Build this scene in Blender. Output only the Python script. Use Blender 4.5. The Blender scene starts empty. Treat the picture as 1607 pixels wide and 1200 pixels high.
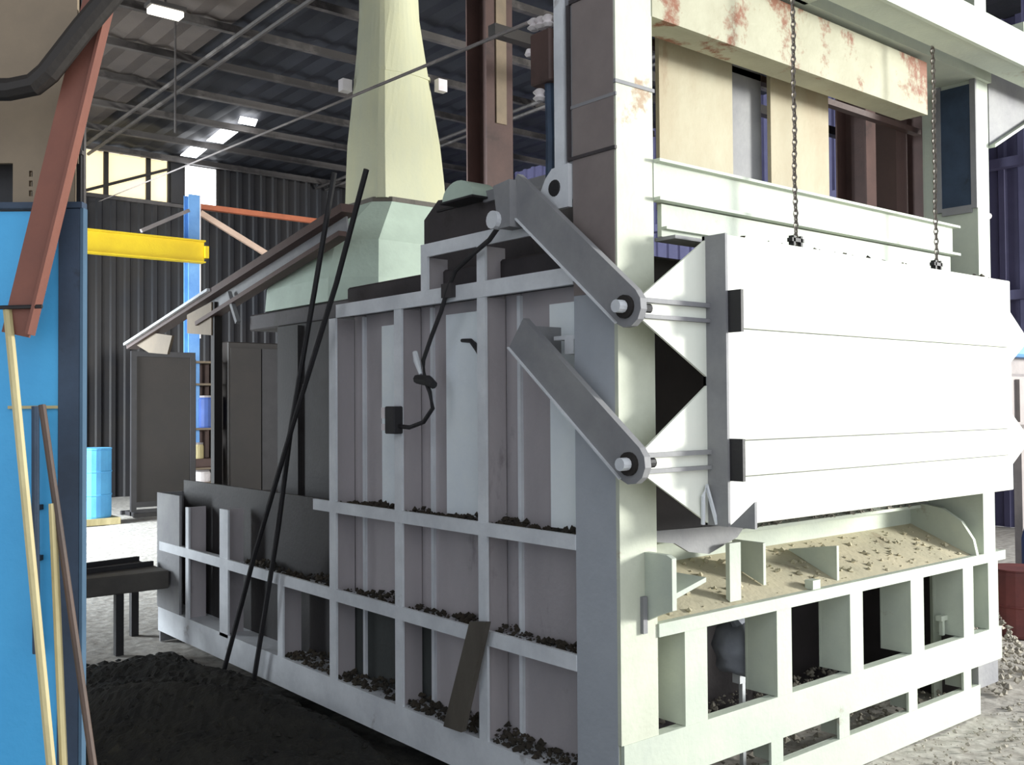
import bpy, bmesh, math, random
from mathutils import Vector, Matrix

# ------------------------------------------------------------------ camera, world, lights, exposure
scene = bpy.context.scene
COL = scene.collection
R = math.radians

cam_data = bpy.data.cameras.new('camera')
cam_data.sensor_width = 36.0
cam_data.lens = 35.09
cam_data.clip_start = 0.05
cam = bpy.data.objects.new('camera', cam_data)
COL.objects.link(cam)
cam.matrix_world = (Matrix.Translation((-2.515, -2.445, 1.60)) @ Matrix.Rotation(R(-39.69), 4, 'Z')
                    @ Matrix.Rotation(R(91.32), 4, 'X') @ Matrix.Rotation(R(-0.387), 4, 'Z'))
scene.camera = cam

world = bpy.data.worlds.new('overcast_sky')
scene.world = world
world.use_nodes = True
world.node_tree.nodes['Background'].inputs[0].default_value = (0.88, 0.93, 1.0, 1)
world.node_tree.nodes['Background'].inputs[1].default_value = 1.08


def area_light(name, loc, target, w, h, power, color, spread=180):
    l = bpy.data.lights.new(name, 'AREA')
    l.shape = 'RECTANGLE'
    l.size = w
    l.size_y = h
    l.energy = power
    l.color = color
    l.spread = R(spread)
    o = bpy.data.objects.new(name, l)
    COL.objects.link(o)
    o.location = loc
    o.rotation_euler = (Vector(target) - Vector(loc)).to_track_quat('-Z', 'Z').to_euler()
    return o


# daylight entering by the big bay doorway in the right wall and by the doorway in the left wall
area_light('bay_doorway_daylight', (10.3, -7.2, 3.0), (1.5, 0.0, 1.5), 1.9, 2.0, 2000, (1.0, 1.0, 0.95))
area_light('left_doorway_daylight', (-5.7, 11.0, 2.4), (1.5, 10.5, 0.0), 4.0, 3.4, 1500, (0.86, 0.94, 1.0), 100)

scene.view_settings.view_transform = 'Standard'
scene.view_settings.look = 'None'
scene.view_settings.gamma = 1.0
scene.view_settings.use_curve_mapping = False
scene.view_settings.exposure = 0.35

rnd = random.Random(7)


# ------------------------------------------------------------------ materials
def new_mat(name):
    m = bpy.data.materials.new(name)
    m.use_nodes = True
    nt = m.node_tree
    return m, nt, nt.nodes['Principled BSDF']


def lin(c):
    return tuple(((v / 255) / 12.92 if v / 255 <= 0.04045 else ((v / 255 + 0.055) / 1.055) ** 2.4) for v in c) + (1,)


def surface(name, base, second=None, patch=None, amount=0.5, patch_lo=0.62, scale=3.0, patch_scale=2.0,
            rough=0.65, metal=0.0, bump=0.15, stretch=(1, 1, 1)):
    """painted or bare material: two close tones by noise, plus wear or rust patches with their own shape"""
    m, nt, b = new_mat(name)
    N, L = nt.nodes, nt.links
    geo = N.new('ShaderNodeNewGeometry')
    mp = N.new('ShaderNodeMapping')
    mp.inputs['Scale'].default_value = stretch
    L.new(geo.outputs['Position'], mp.inputs['Vector'])
    n1 = N.new('ShaderNodeTexNoise')
    n1.inputs['Scale'].default_value = scale
    n1.inputs['Detail'].default_value = 6
    n1.inputs['Roughness'].default_value = 0.65
    L.new(mp.outputs[0], n1.inputs['Vector'])
    r1 = N.new('ShaderNodeValToRGB')
    r1.color_ramp.elements[0].position = 0.35
    r1.color_ramp.elements[1].position = 0.65
    r1.color_ramp.elements[0].color = lin(base)
    r1.color_ramp.elements[1].color = lin(second or base)
    L.new(n1.outputs['Fac'], r1.inputs['Fac'])
    out = r1.outputs['Color']
    if patch:
        n2 = N.new('ShaderNodeTexNoise')
        n2.inputs['Scale'].default_value = patch_scale
        n2.inputs['Detail'].default_value = 8
        n2.inputs['Roughness'].default_value = 0.7
        L.new(mp.outputs[0], n2.inputs['Vector'])
        r2 = N.new('ShaderNodeValToRGB')
        r2.color_ramp.elements[0].position = patch_lo
        r2.color_ramp.elements[1].position = patch_lo + 0.06
        r2.color_ramp.elements[0].color = (0, 0, 0, 1)
        r2.color_ramp.elements[1].color = (amount, amount, amount, 1)
        L.new(n2.outputs['Fac'], r2.inputs['Fac'])
        mx = N.new('ShaderNodeMix')
        mx.data_type = 'RGBA'
        L.new(r2.outputs['Color'], mx.inputs['Factor'])
        L.new(out, mx.inputs[6])
        mx.inputs[7].default_value = lin(patch)
        out = mx.outputs[2]
    L.new(out, b.inputs['Base Color'])
    b.inputs['Roughness'].default_value = rough
    b.inputs['Metallic'].default_value = metal
    if bump:
        n3 = N.new('ShaderNodeTexNoise')
        n3.inputs['Scale'].default_value = 45
        n3.inputs['Detail'].default_value = 4
        L.new(geo.outputs['Position'], n3.inputs['Vector'])
        bp = N.new('ShaderNodeBump')
        bp.inputs['Strength'].default_value = bump
        bp.inputs['Distance'].default_value = 0.01
        L.new(n3.outputs['Fac'], bp.inputs['Height'])
        L.new(bp.outputs[0], b.inputs['Normal'])
    return m


def glow(name, color, strength):
    m, nt, b = new_mat(name)
    b.inputs['Base Color'].default_value = color
    b.inputs['Emission Color'].default_value = color
    b.inputs['Emission Strength'].default_value = strength
    return m


M = {}
M['paint'] = surface('pale_green_grey_paint', (196, 203, 186), (180, 188, 176), (134, 108, 84), 0.6, 0.64, 2.5, 2.4)
M['paint_rust'] = surface('pale_paint_with_rust', (180, 178, 154), (162, 158, 134), (130, 74, 46), 0.95, 0.53, 2.5, 2.6)
M['paint_cream'] = surface('cream_stained_sheet', (184, 178, 152), (168, 154, 126), (148, 122, 94), 0.55, 0.6, 2.0, 1.8, stretch=(1, 1, 0.5))
M['door_paint'] = surface('white_door_paint', (240, 240, 228), (230, 234, 222), (190, 192, 180), 0.4, 0.7, 1.5, 1.8)
M['steel_grey'] = surface('grey_painted_steel', (146, 146, 146), (124, 124, 128), (88, 78, 72), 0.6, 0.64, 3.0, 2.2)
M['rib_paint'] = surface('rib_pale_paint', (226, 229, 232), (204, 207, 211), (132, 124, 120), 0.6, 0.64, 4.0, 3.0)
M['panel_grey'] = surface('mauve_grey_panel', (184, 177, 179), (168, 162, 164), (92, 84, 82), 0.5, 0.62, 1.8, 1.5, stretch=(1, 1, 0.4))
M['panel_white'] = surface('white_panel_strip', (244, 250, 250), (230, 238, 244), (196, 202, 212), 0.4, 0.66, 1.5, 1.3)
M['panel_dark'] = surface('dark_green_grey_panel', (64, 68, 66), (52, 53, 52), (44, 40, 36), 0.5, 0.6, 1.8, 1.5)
M['body_dark'] = surface('dark_furnace_body', (66, 60, 62), (52, 48, 50), (40, 34, 32), 0.7, 0.58, 2.0, 1.5)
M['black_iron'] = surface('black_iron', (38, 36, 38), (28, 27, 29), (60, 46, 38), 0.5, 0.66, 5.0, 4.0, rough=0.6)
M['dark_brown'] = surface('dark_brown_steel', (37, 31, 27), (29, 25, 22), None, scale=2.0)
M['brown_steel'] = surface('brown_oxide_steel', (88, 66, 60), (72, 54, 50), (58, 44, 40), 0.6, 0.6, 2.0, 2.0)
M['red_oxide'] = surface('red_oxide_angle_iron', (128, 78, 62), (112, 68, 56), (84, 58, 50), 0.5, 0.66, 4.0, 5.0)
M['stack_metal'] = surface('stained_stack_sheet', (206, 204, 166), (186, 190, 168), (158, 150, 112), 0.5, 0.6, 1.4, 1.3, stretch=(1, 1, 0.35))
M['hood_metal'] = surface('pale_green_hood_sheet', (196, 214, 198), (176, 192, 178), (150, 146, 120), 0.5, 0.66, 1.8, 1.6)
M['blue'] = surface('bright_blue_paint', (74, 174, 228), (62, 158, 214), (48, 116, 168), 0.4, 0.68, 1.5, 2.0, rough=0.55)
M['navy'] = surface('navy_paint', (52, 70, 92), (40, 54, 72), (30, 38, 48), 0.6, 0.62, 6.0, 5.0)
M['blue_edge'] = surface('pale_blue_edge', (70, 100, 124), (58, 84, 106))
M['blue_column'] = surface('blue_column_paint', (110, 160, 214), (90, 140, 200), None, scale=3)
M['drum_blue'] = surface('drum_blue_paint', (94, 176, 226), (84, 160, 212), None, scale=3)
M['yellow'] = surface('crane_yellow', (214, 184, 12), (200, 168, 10), None, scale=2)
M['orange'] = surface('orange_primer', (196, 112, 76), (176, 98, 66), None, scale=3)
M['orange_light'] = surface('pale_primer', (236, 206, 184), (220, 188, 166), None, scale=3)
M['wood_pale'] = surface('pale_wood', (196, 184, 140), (170, 156, 112), (110, 96, 66), 0.5, 0.64, 8.0, 8.0, stretch=(1, 1, 0.2))
M['wood_old'] = surface('weathered_board', (96, 90, 80), (80, 74, 66), (60, 54, 46), 0.6, 0.58, 5.0, 4.0, stretch=(1, 1, 0.3))
M['rod'] = surface('rusty_rod', (88, 70, 60), (70, 58, 52), None, scale=8)
M['board_brown'] = surface('brown_grey_sheet', (138, 122, 100), (122, 108, 90), (98, 86, 72), 0.5, 0.64, 3.0, 2.0)
M['rubber'] = surface('black_rubber', (46, 44, 46), (36, 35, 37), None, scale=8, rough=0.7)
M['chain'] = surface('dull_chain_steel', (120, 112, 104), (96, 88, 82), (84, 66, 54), 0.6, 0.6, 20, 20, metal=0.3, rough=0.5)
M['white_ceramic'] = surface('white_ceramic', (232, 226, 226), (214, 206, 206), None, scale=9, rough=0.4)
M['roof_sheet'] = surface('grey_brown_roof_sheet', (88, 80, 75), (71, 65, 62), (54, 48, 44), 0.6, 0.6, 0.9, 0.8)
M['rear_dark'] = surface('dark_rear_plate', (52, 49, 49), (42, 40, 40), (34, 30, 28), 0.6, 0.58, 1.6, 1.5)  # dark tone shared by the rear plates and ribs
M['side_brown'] = surface('brown_grey_side_sheet', (138, 128, 124), (120, 110, 108), (96, 82, 78), 0.5, 0.6, 1.6, 1.8)
M['column_paint'] = surface('column_paint_with_rust', (204, 208, 190), (186, 190, 172), (158, 118, 84), 0.75, 0.6, 2.5, 3.2)
M['side_blue'] = surface('bluish_grey_column_paint', (176, 181, 187), (162, 167, 174), (136, 132, 130), 0.5, 0.66, 1.8, 1.8)
M['roof_dark'] = surface('blue_black_roof_sheet', (31, 33, 40), (23, 25, 31), (44, 40, 39), 0.5, 0.64, 0.8, 0.9)
M['purlin'] = surface('galvanised_purlin', (94, 89, 86), (72, 68, 66), (46, 42, 41), 0.8, 0.48, 1.5, 0.7)
M['wall_sheet'] = surface('dark_wall_sheet', (43, 40, 39), (31, 32, 37), (42, 38, 34), 0.7, 0.58, 0.7, 0.6)
M['wall_right'] = surface('dark_blue_wall_sheet', (92, 90, 124), (74, 72, 102), None, scale=0.8)
M['dirt'] = surface('black_brown_dirt', (66, 58, 46), (42, 38, 32), (84, 76, 58), 0.5, 0.62, 8, 12, rough=0.95, bump=0.6)
M['soot'] = surface('dark_sooty_earth', (44, 42, 36), (30, 29, 27), (66, 62, 50), 0.6, 0.6, 6, 9, rough=0.95, bump=0.7)
M['rubble'] = surface('pale_rubble', (176, 170, 156), (140, 134, 124), (96, 90, 82), 0.5, 0.58, 12, 10, rough=0.95, bump=0.5)
M['apron'] = surface('dusty_beige_apron', (196, 186, 158), (172, 166, 142), (140, 124, 100), 0.5, 0.6, 3, 3, rough=0.9, bump=0.3)
M['bag'] = surface('pale_grey_sack', (150, 154, 164), (128, 132, 142), (98, 92, 88), 0.5, 0.62, 8, 7, rough=0.9)
M['red_paint'] = surface('dull_red_paint', (120, 62, 58), (96, 52, 52), None, scale=4)
M['bottle_blue'] = surface('cylinder_blue', (60, 86, 150), (50, 74, 132), None, scale=4)
M['machine_grey'] = surface('machine_grey', (150, 142, 140), (124, 118, 118), None, scale=3)
M['concrete_slab'] = surface('bench_slab', (88, 84, 78), (74, 70, 66), None, scale=4)
M['yellow_window'] = glow('sunlit_yellow_pane', (1.0, 0.83, 0.50, 1), 0.62)
M['white_window'] = glow('sunlit_white_pane', (0.95, 0.97, 1.0, 1), 5.0)
M['lamp_glow'] = glow('lamp_diffuser', (1.0, 0.95, 0.82, 1), 1.6)


def floor_material():
    m, nt, b = new_mat('shed_floor')
    N, L = nt.nodes, nt.links
    geo = N.new('ShaderNodeNewGeometry')
    sep = N.new('ShaderNodeSeparateXYZ')
    L.new(geo.outputs['Position'], sep.inputs[0])
    n = N.new('ShaderNodeTexNoise')
    n.inputs['Scale'].default_value = 0.9
    n.inputs['Detail'].default_value = 7
    L.new(geo.outputs['Position'], n.inputs['Vector'])
    fine = N.new('ShaderNodeTexNoise')
    fine.inputs['Scale'].default_value = 14
    fine.inputs['Detail'].default_value = 8
    L.new(geo.outputs['Position'], fine.inputs['Vector'])
    conc = N.new('ShaderNodeValToRGB')
    conc.color_ramp.elements[0].position = 0.3
    conc.color_ramp.elements[1].position = 0.7
    conc.color_ramp.elements[0].color = lin((150, 144, 136))
    conc.color_ramp.elements[1].color = lin((192, 188, 180))
    L.new(fine.outputs['Fac'], conc.inputs['Fac'])
    soot = N.new('ShaderNodeValToRGB')
    soot.color_ramp.elements[0].position = 0.35
    soot.color_ramp.elements[1].position = 0.7
    soot.color_ramp.elements[0].color = lin((30, 29, 28))
    soot.color_ramp.elements[1].color = lin((62, 60, 54))
    L.new(fine.outputs['Fac'], soot.inputs['Fac'])
    # sooty working area beside the furnace: an ellipse with a ragged edge
    vm = N.new('ShaderNodeVectorMath'); vm.operation = 'SUBTRACT'
    vm.inputs[1].default_value = (-1.6, 0.9, 0)
    L.new(geo.outputs['Position'], vm.inputs[0])
    vs = N.new('ShaderNodeVectorMath'); vs.operation = 'MULTIPLY'
    vs.inputs[1].default_value = (0.48, 0.30, 0)
    L.new(vm.outputs[0], vs.inputs[0])
    ln = N.new('ShaderNodeVectorMath'); ln.operation = 'LENGTH'
    L.new(vs.outputs[0], ln.inputs[0])
    ad = N.new('ShaderNodeMath'); ad.operation = 'ADD'
    L.new(ln.outputs['Value'], ad.inputs[0])
    L.new(n.outputs['Fac'], ad.inputs[1])
    rp = N.new('ShaderNodeValToRGB')
    rp.color_ramp.elements[0].position = 0.0
    rp.color_ramp.elements[0].color = (1, 1, 1, 1)
    rp.color_ramp.elements[1].position = 1.0
    rp.color_ramp.elements[1].color = (0, 0, 0, 1)
    mr = N.new('ShaderNodeMapRange')
    mr.inputs['From Min'].default_value = 1.42
    mr.inputs['From Max'].default_value = 1.62
    L.new(ad.outputs[0], mr.inputs['Value'])
    L.new(mr.outputs[0], rp.inputs['Fac'])
    mx = N.new('ShaderNodeMix'); mx.data_type = 'RGBA'
    L.new(rp.outputs['Color'], mx.inputs['Factor'])
    L.new(conc.outputs['Color'], mx.inputs[6])
    L.new(soot.outputs['Color'], mx.inputs[7])
    L.new(mx.outputs[2], b.inputs['Base Color'])
    b.inputs['Roughness'].default_value = 0.9
    bp = N.new('ShaderNodeBump')
    bp.inputs['Strength'].default_value = 0.5
    bp.inputs['Distance'].default_value = 0.02
    L.new(fine.outputs['Fac'], bp.inputs['Height'])
    L.new(bp.outputs[0], b.inputs['Normal'])
    return m


M['floor'] = floor_material()

# ------------------------------------------------------------------ mesh helpers
MW = {}


def bm_new():
    return bmesh.new()


def add_box(bm, x0, x1, y0, y1, z0, z1):
    v = [bm.verts.new(p) for p in ((x0, y0, z0), (x1, y0, z0), (x1, y1, z0), (x0, y1, z0),
                                   (x0, y0, z1), (x1, y0, z1), (x1, y1, z1), (x0, y1, z1))]
    for f in ((3, 2, 1, 0), (4, 5, 6, 7), (0, 1, 5, 4), (1, 2, 6, 5), (2, 3, 7, 6), (3, 0, 4, 7)):
        bm.faces.new([v[i] for i in f])
    return bm


def bx(x0, x1, y0, y1, z0, z1, bevel=0.0):
    bm = bm_new()
    add_box(bm, x0, x1, y0, y1, z0, z1)
    if bevel:
        bmesh.ops.bevel(bm, geom=list(bm.edges), offset=bevel, segments=1, affect='EDGES')
    return bm


def boxes(*lst):
    bm = bm_new()
    for b in lst:
        add_box(bm, *b)
    return bm


def add_prism(bm, pts, axis, a0, a1):
    """polygon in the plane across the axis ('x': (y,z), 'y': (x,z), 'z': (x,y)), extruded from a0 to a1"""
    def P(p, a):
        return {'x': (a, p[0], p[1]), 'y': (p[0], a, p[1]), 'z': (p[0], p[1], a)}[axis]
    A = [bm.verts.new(P(p, a0)) for p in pts]
    B = [bm.verts.new(P(p, a1)) for p in pts]
    bm.faces.new(A)
    bm.faces.new(B[::-1])
    n = len(pts)
    for i in range(n):
        bm.faces.new((A[i], B[i], B[(i + 1) % n], A[(i + 1) % n]))
    bmesh.ops.recalc_face_normals(bm, faces=bm.faces)
    return bm


def prism(pts, axis, a0, a1):
    return add_prism(bm_new(), pts, axis, a0, a1)


def add_tube(bm, path, r, seg=8, cap=True):
    path = [Vector(p) for p in path]
    rings = []
    up = Vector((0.13, 0.21, 0.97))
    for i, p in enumerate(path):
        if i == 0:
            d = path[1] - p
        elif i == len(path) - 1:
            d = p - path[i - 1]
        else:
            d = (path[i + 1] - path[i - 1])
        d.normalize()
        s = d.cross(up)
        if s.length < 0.1:
            s = d.cross(Vector((1, 0.1, 0)))
        s.normalize()
        t = s.cross(d).normalized()
        rr = r[i] if isinstance(r, (list, tuple)) else r
        rings.append([bm.verts.new(p + (s * math.cos(2 * math.pi * k / seg) + t * math.sin(2 * math.pi * k / seg)) * rr)
                      for k in range(seg)])
    for a, b in zip(rings[:-1], rings[1:]):
        for k in range(seg):
            bm.faces.new((a[k], a[(k + 1) % seg], b[(k + 1) % seg], b[k]))
    if cap:
        bm.faces.new(rings[0][::-1])
        bm.faces.new(rings[-1])
    return bm


def tube(path, r, seg=8):
    bm = add_tube(bm_new(), path, r, seg)
    bmesh.ops.recalc_face_normals(bm, faces=bm.faces)
    return bm


def loft(sections):
    """closed rings with equal counts"""
    bm = bm_new()
    rings = [[bm.verts.new(p) for p in s] for s in sections]
    n = len(rings[0])
    for a, b in zip(rings[:-1], rings[1:]):
        for k in range(n):
            bm.faces.new((a[k], a[(k + 1) % n], b[(k + 1) % n], b[k]))
    bm.faces.new(rings[0][::-1])
    bm.faces.new(rings[-1])
    bmesh.ops.recalc_face_normals(bm, faces=bm.faces)
    return bm


def lathe(profile, centre, seg=20, axis='z'):
    secs = []
    for r, h in profile:
        ring = []
        for k in range(seg):
            a = 2 * math.pi * k / seg
            c, s = r * math.cos(a), r * math.sin(a)
            p = {'z': (c, s, h), 'x': (h, c, s), 'y': (c, h, s)}[axis]
            ring.append((centre[0] + p[0], centre[1] + p[1], centre[2] + p[2]))
        secs.append(ring)
    return loft(secs)


def beam_between(a, b, w, t, side=Vector((0, 0, 1))):
    """rectangular bar from a to b, w across the given side direction, t across the other"""
    a, b = Vector(a), Vector(b)
    d = (b - a).normalized()
    u = (side - d * side.dot(d)).normalized()
    v = d.cross(u)
    bm = bm_new()
    vs = []
    for p in (a, b):
        vs.append([bm.verts.new(p + u * (su * w / 2) + v * (sv * t / 2)) for su, sv in ((-1, -1), (1, -1), (1, 1), (-1, 1))])
    for k in range(4):
        bm.faces.new((vs[0][k], vs[0][(k + 1) % 4], vs[1][(k + 1) % 4], vs[1][k]))
    bm.faces.new(vs[0][::-1])
    bm.faces.new(vs[1])
    bmesh.ops.recalc_face_normals(bm, faces=bm.faces)
    return bm


def scatter(region, n, smin, smax, seed, zfun):
    """joined irregular lumps inside a rectangle"""
    rr = random.Random(seed)
    bm = bm_new()
    for _ in range(n):
        x = rr.uniform(region[0], region[1])
        y = rr.uniform(region[2], region[3])
        s = smin + (smax - smin) * rr.random() ** 2.5
        base = zfun(x, y)
        c = Vector((x, y, base + s * 0.25))
        pts = [Vector((1, 0, 0)), Vector((-1, 0, 0)), Vector((0, 1, 0)), Vector((0, -1, 0)), Vector((0, 0, 0.8)), Vector((0, 0, -0.6))]
        rot = Matrix.Rotation(rr.uniform(0, 6.3), 3, 'Z') @ Matrix.Rotation(rr.uniform(-0.5, 0.5), 3, 'X')
        V = [bm.verts.new(c + rot @ (p * s * rr.uniform(0.6, 1.2))) for p in pts]
        for i, j in ((0, 2), (2, 1), (1, 3), (3, 0)):
            bm.faces.new((V[i], V[j], V[4]))
            bm.faces.new((V[j], V[i], V[5]))
    return bm


def fin(name, bm, mat, parent=None, local=False, smooth=False, kind=None, label=None):
    """one mesh object; its origin in the middle of its shape, child of its thing or part"""
    P = MW[parent.name] if parent is not None else Matrix.Identity(4)
    if parent is not None and not local:
        bm.transform(P.inverted())
    xs = [v.co for v in bm.verts]
    lo = Vector([min(v[i] for v in xs) for i in range(3)])
    hi = Vector([max(v[i] for v in xs) for i in range(3)])
    c = (lo + hi) / 2
    if parent is None:
        c.z = lo.z
    bm.transform(Matrix.Translation(-c))
    if smooth:
        for f in bm.faces:
            f.smooth = True
    me = bpy.data.meshes.new(name)
    bm.to_mesh(me)
    bm.free()
    me.materials.append(M[mat])
    o = bpy.data.objects.new(name, me)
    COL.objects.link(o)
    o.location = c
    if parent is not None:
        o.parent = parent
    MW[o.name] = P @ Matrix.Translation(c)
    if kind:
        o['kind'] = kind
    if label:
        o['label'] = label
    return o


def thing(name, label, cat, loc=(0, 0, 0), rotz=0.0, group=None):
    o = bpy.data.objects.new(name, None)
    o.empty_display_size = 0.1
    COL.objects.link(o)
    o.location = loc
    o.rotation_euler = (0, 0, rotz)
    o['label'] = label
    o['category'] = cat
    if group:
        o['group'] = group
    MW[o.name] = Matrix.Translation(loc) @ Matrix.Rotation(rotz, 4, 'Z')
    return o


def tag(o, label, cat, group=None, kind=None):
    o['label'] = label
    o['category'] = cat
    if group:
        o['group'] = group
    if kind:
        o['kind'] = kind
    return o


def struct(name, bm, mat, label, cat, smooth=False):
    o = fin(name, bm, mat, smooth=smooth)
    o['kind'] = 'structure'
    o['label'] = label
    o['category'] = cat
    return o


def copy_part(o, loc, parent):
    c = o.copy()
    COL.objects.link(c)
    c.parent = parent
    c.location = loc
    return c


# ------------------------------------------------------------------ the shed
bm = bm_new()
nx, ny = 60, 72
X0, X1, Y0, Y1 = -8.0, 11.0, -9.0, 17.0
grid = [[bm.verts.new((X0 + (X1 - X0) * i / nx, Y0 + (Y1 - Y0) * j / ny, 0.008 * math.sin(i * 1.7) * math.sin(j * 1.3) - 0.008))
         for j in range(ny + 1)] for i in range(nx + 1)]
for i in range(nx):
    for j in range(ny):
        bm.faces.new((grid[i][j], grid[i + 1][j], grid[i + 1][j + 1], grid[i][j + 1]))
floor = struct('floor', bm, 'floor', 'worn concrete shed floor, black with soot beside the furnace', 'floor', smooth=True)


def corrugated(p0, p1, z0, z1, depth=0.035, pitch=0.25, normal=(0, -1), thick=0.02):
    """vertical sheet wall with trapezoid ribs from p0 to p1 (x,y)"""
    bm = bm_new()
    d = Vector((p1[0] - p0[0], p1[1] - p0[1]))
    length = d.length
    d.normalize()
    n = Vector(normal)
    prof = []
    s = 0.0
    while s < length - 1e-6:
        for ds, dd in ((0.0, 0.0), (pitch * 0.5, 0.0), (pitch * 0.6, depth), (pitch * 0.9, depth)):
            if s + ds <= length:
                prof.append((s + ds, dd))
        s += pitch
    prof.append((length, 0.0))
    front = [(p0[0] + d.x * a + n.x * b, p0[1] + d.y * a + n.y * b) for a, b in prof]
    back = [(p0[0] + d.x * a - n.x * thick, p0[1] + d.y * a - n.y * thick) for a, b in (prof[-1], prof[0])]
    pts = front + back
    A = [bm.verts.new((x, y, z0)) for x, y in pts]
    B = [bm.verts.new((x, y, z1)) for x, y in pts]
    k = len(pts)
    for i in range(k):
        bm.faces.new((A[i], A[(i + 1) % k], B[(i + 1) % k], B[i]))
    bm.faces.new(A[::-1])
    bm.faces.new(B)
    bmesh.ops.recalc_face_normals(bm, faces=bm.faces)
    return bm


wall_back = struct('wall_back', corrugated((-8, 16), (11, 16), 0.0, 5.42), 'wall_sheet',
                   'dark corrugated sheet wall at the far end of the shed', 'wall')
fin('upper_sheet', corrugated((5.42, 16), (11, 16), 5.42, 6.6), 'wall_sheet', wall_back)
fin('wall_pier', bx(4.46, 4.70, 15.9, 16.06, 5.42, 6.6), 'wall_sheet', wall_back)
fin('sill_rail', bx(-3, 5.42, 15.9, 15.98, 5.36, 5.43), 'purlin', wall_back)
fin('head_rail', bx(-3, 5.42, 15.9, 15.98, 6.22, 6.30), 'purlin', wall_back)

window_1 = thing('window_1', 'strip of sunlit yellowish panes high in the far wall', 'window', (0.7, 16.0, 5.43))
window_1['kind'] = 'structure'
edges = [-3.0, -1.6, -0.2, 1.2, 2.05, 3.30, 4.06, 4.46]
for a, b in zip(edges[:-1], edges[1:]):
    fin('pane', bx(a + 0.04, b - 0.04, 16.0, 16.03, 5.44, 6.22), 'yellow_window', window_1)
    fin('mullion', bx(b - 0.04, b + 0.04, 15.95, 16.04, 5.44, 6.22), 'dark_brown', window_1)
fin('diagonal_bar', beam_between((2.9, 15.93, 5.45), (4.4, 15.93, 6.05), 0.05, 0.03), 'dark_brown', window_1)
window_2 = thing('window_2', 'dazzling white window at the far end above the blue column', 'window', (5.06, 16.0, 5.43))
window_2['kind'] = 'structure'
fin('pane', bx(4.72, 5.40, 16.0, 16.03, 5.46, 6.22), 'white_window', window_2)
fin('frame', boxes((4.70, 4.75, 15.96, 16.0, 5.43, 6.25), (5.37, 5.42, 15.96, 16.0, 5.43, 6.25), (4.75, 5.37, 15.96, 16.0, 6.20, 6.25)),
    'dark_brown', window_2)

# side walls with their doorways
bmw = corrugated((-6, 2), (-6, 8.8), 0, 6.6, normal=(1, 0))
wall_left = struct('wall_left', bmw, 'wall_sheet', 'dark sheet wall along the left side of the shed', 'wall')
fin('far_sheet', corrugated((-6, 13.2), (-6, 16), 0, 6.6, normal=(1, 0)), 'wall_sheet', wall_left)
fin('lintel_sheet', corrugated((-6, 8.8), (-6, 13.2), 4.3, 6.6, normal=(1, 0)), 'wall_sheet', wall_left)
wall_right = struct('wall_right', corrugated((10.6, -4.8), (10.6, 16), 0, 6.6, normal=(-1, 0)), 'wall_right',
                    'dark bluish sheet wall behind the furnace on the right', 'wall')
fin('lintel_sheet', corrugated((10.6, -9.0), (10.6, -4.8), 6.0, 6.6, normal=(-1, 0)), 'wall_right', wall_right)
for z in (1.3, 2.9, 4.6):
    fin('wall_rail', bx(10.42, 10.56, -2.4, 15.8, z, z + 0.12), 'wall_right', wall_right)

# roof: corrugated sheets, purlins across, rafters along
ROOF = lambda y: 6.45 - 0.018 * (y - 6)


def roof_sheet(xa, xb, lift=0.0):
    bm = bm_new()
    prev = None
    n = int(round((xb - xa) / 0.19))
    for k in range(n + 1):
        x = xa + (xb - xa) * k / n
        dz = 0.03 if k % 2 else 0.0
        ring = [bm.verts.new((x, y, ROOF(y) + dz + e + lift)) for y, e in ((-3, 0), (16.4, 0), (16.4, 0.02), (-3, 0.02))]
        if prev:
            for i in range(4):
                bm.faces.new((prev[i], prev[(i + 1) % 4], ring[(i + 1) % 4], ring[i]))
        prev = ring
    bmesh.ops.recalc_face_normals(bm, faces=bm.faces)
    return bm


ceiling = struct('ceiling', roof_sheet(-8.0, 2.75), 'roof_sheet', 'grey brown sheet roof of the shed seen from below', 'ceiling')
fin('dark_sheet', roof_sheet(2.56, 11.0, 0.055), 'roof_dark', ceiling)  # darker blue-black sheets over the right part of the roof
for y in (5.2, 6.6, 8.0, 9.3, 10.6, 11.9, 13.2, 14.5, 15.7):
    z = ROOF(y)
    fin('purlin', boxes((-7.9, 10.5, y - 0.012, y + 0.012, z - 0.10, z - 0.01), (-7.9, 10.5, y - 0.04, y + 0.04, z - 0.115, z - 0.10)), 'purlin', ceiling)
for x in (-3.0, 2.75, 7.5):
    for dx, dz in ((0.0, 0.16), (0.22, 0.16)):
        fin('rafter', tube([(x + dx, -2.8, ROOF(-2.8) - dz), (x + dx, 15.9, ROOF(15.9) - dz)], 0.03, 6), 'purlin', ceiling)
for x, y in ((2.0, 9.3), (1.2, 10.6)):
    fin('drop_rod', tube([(x, y, ROOF(y) - 0.1), (x, y, 4.9)], 0.012, 6), 'purlin', ceiling)
window_3 = thing('window_3', 'narrow glaring skylight strip in the roof near the far wall', 'window', (4.65, 14.0, ROOF(14) - 0.05))
window_3['kind'] = 'structure'
for y0, y1 in ((12.75, 13.1), (13.28, 14.4), (14.58, 15.6)):
    bms = bm_new()
    for xx0, xx1 in ((4.42, 4.72),):
        v = [bms.verts.new(p) for p in ((xx0 - 0.02, y0, ROOF(y0) - 0.012), (xx1 - 0.02, y0, ROOF(y0) - 0.012),
                                         (xx1 + 0.1, y1, ROOF(y1) - 0.012), (xx0 + 0.1, y1, ROOF(y1) - 0.012))]
        f = bms.faces.new(v)
        ret = bmesh.ops.extrude_face_region(bms, geom=[f])
        for e in ret['geom']:
            if isinstance(e, bmesh.types.BMVert):
                e.co.z += 0.01
    bmesh.ops.recalc_face_normals(bms, faces=bms.faces)
    fin('pane', bms, 'white_window', window_3)

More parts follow.
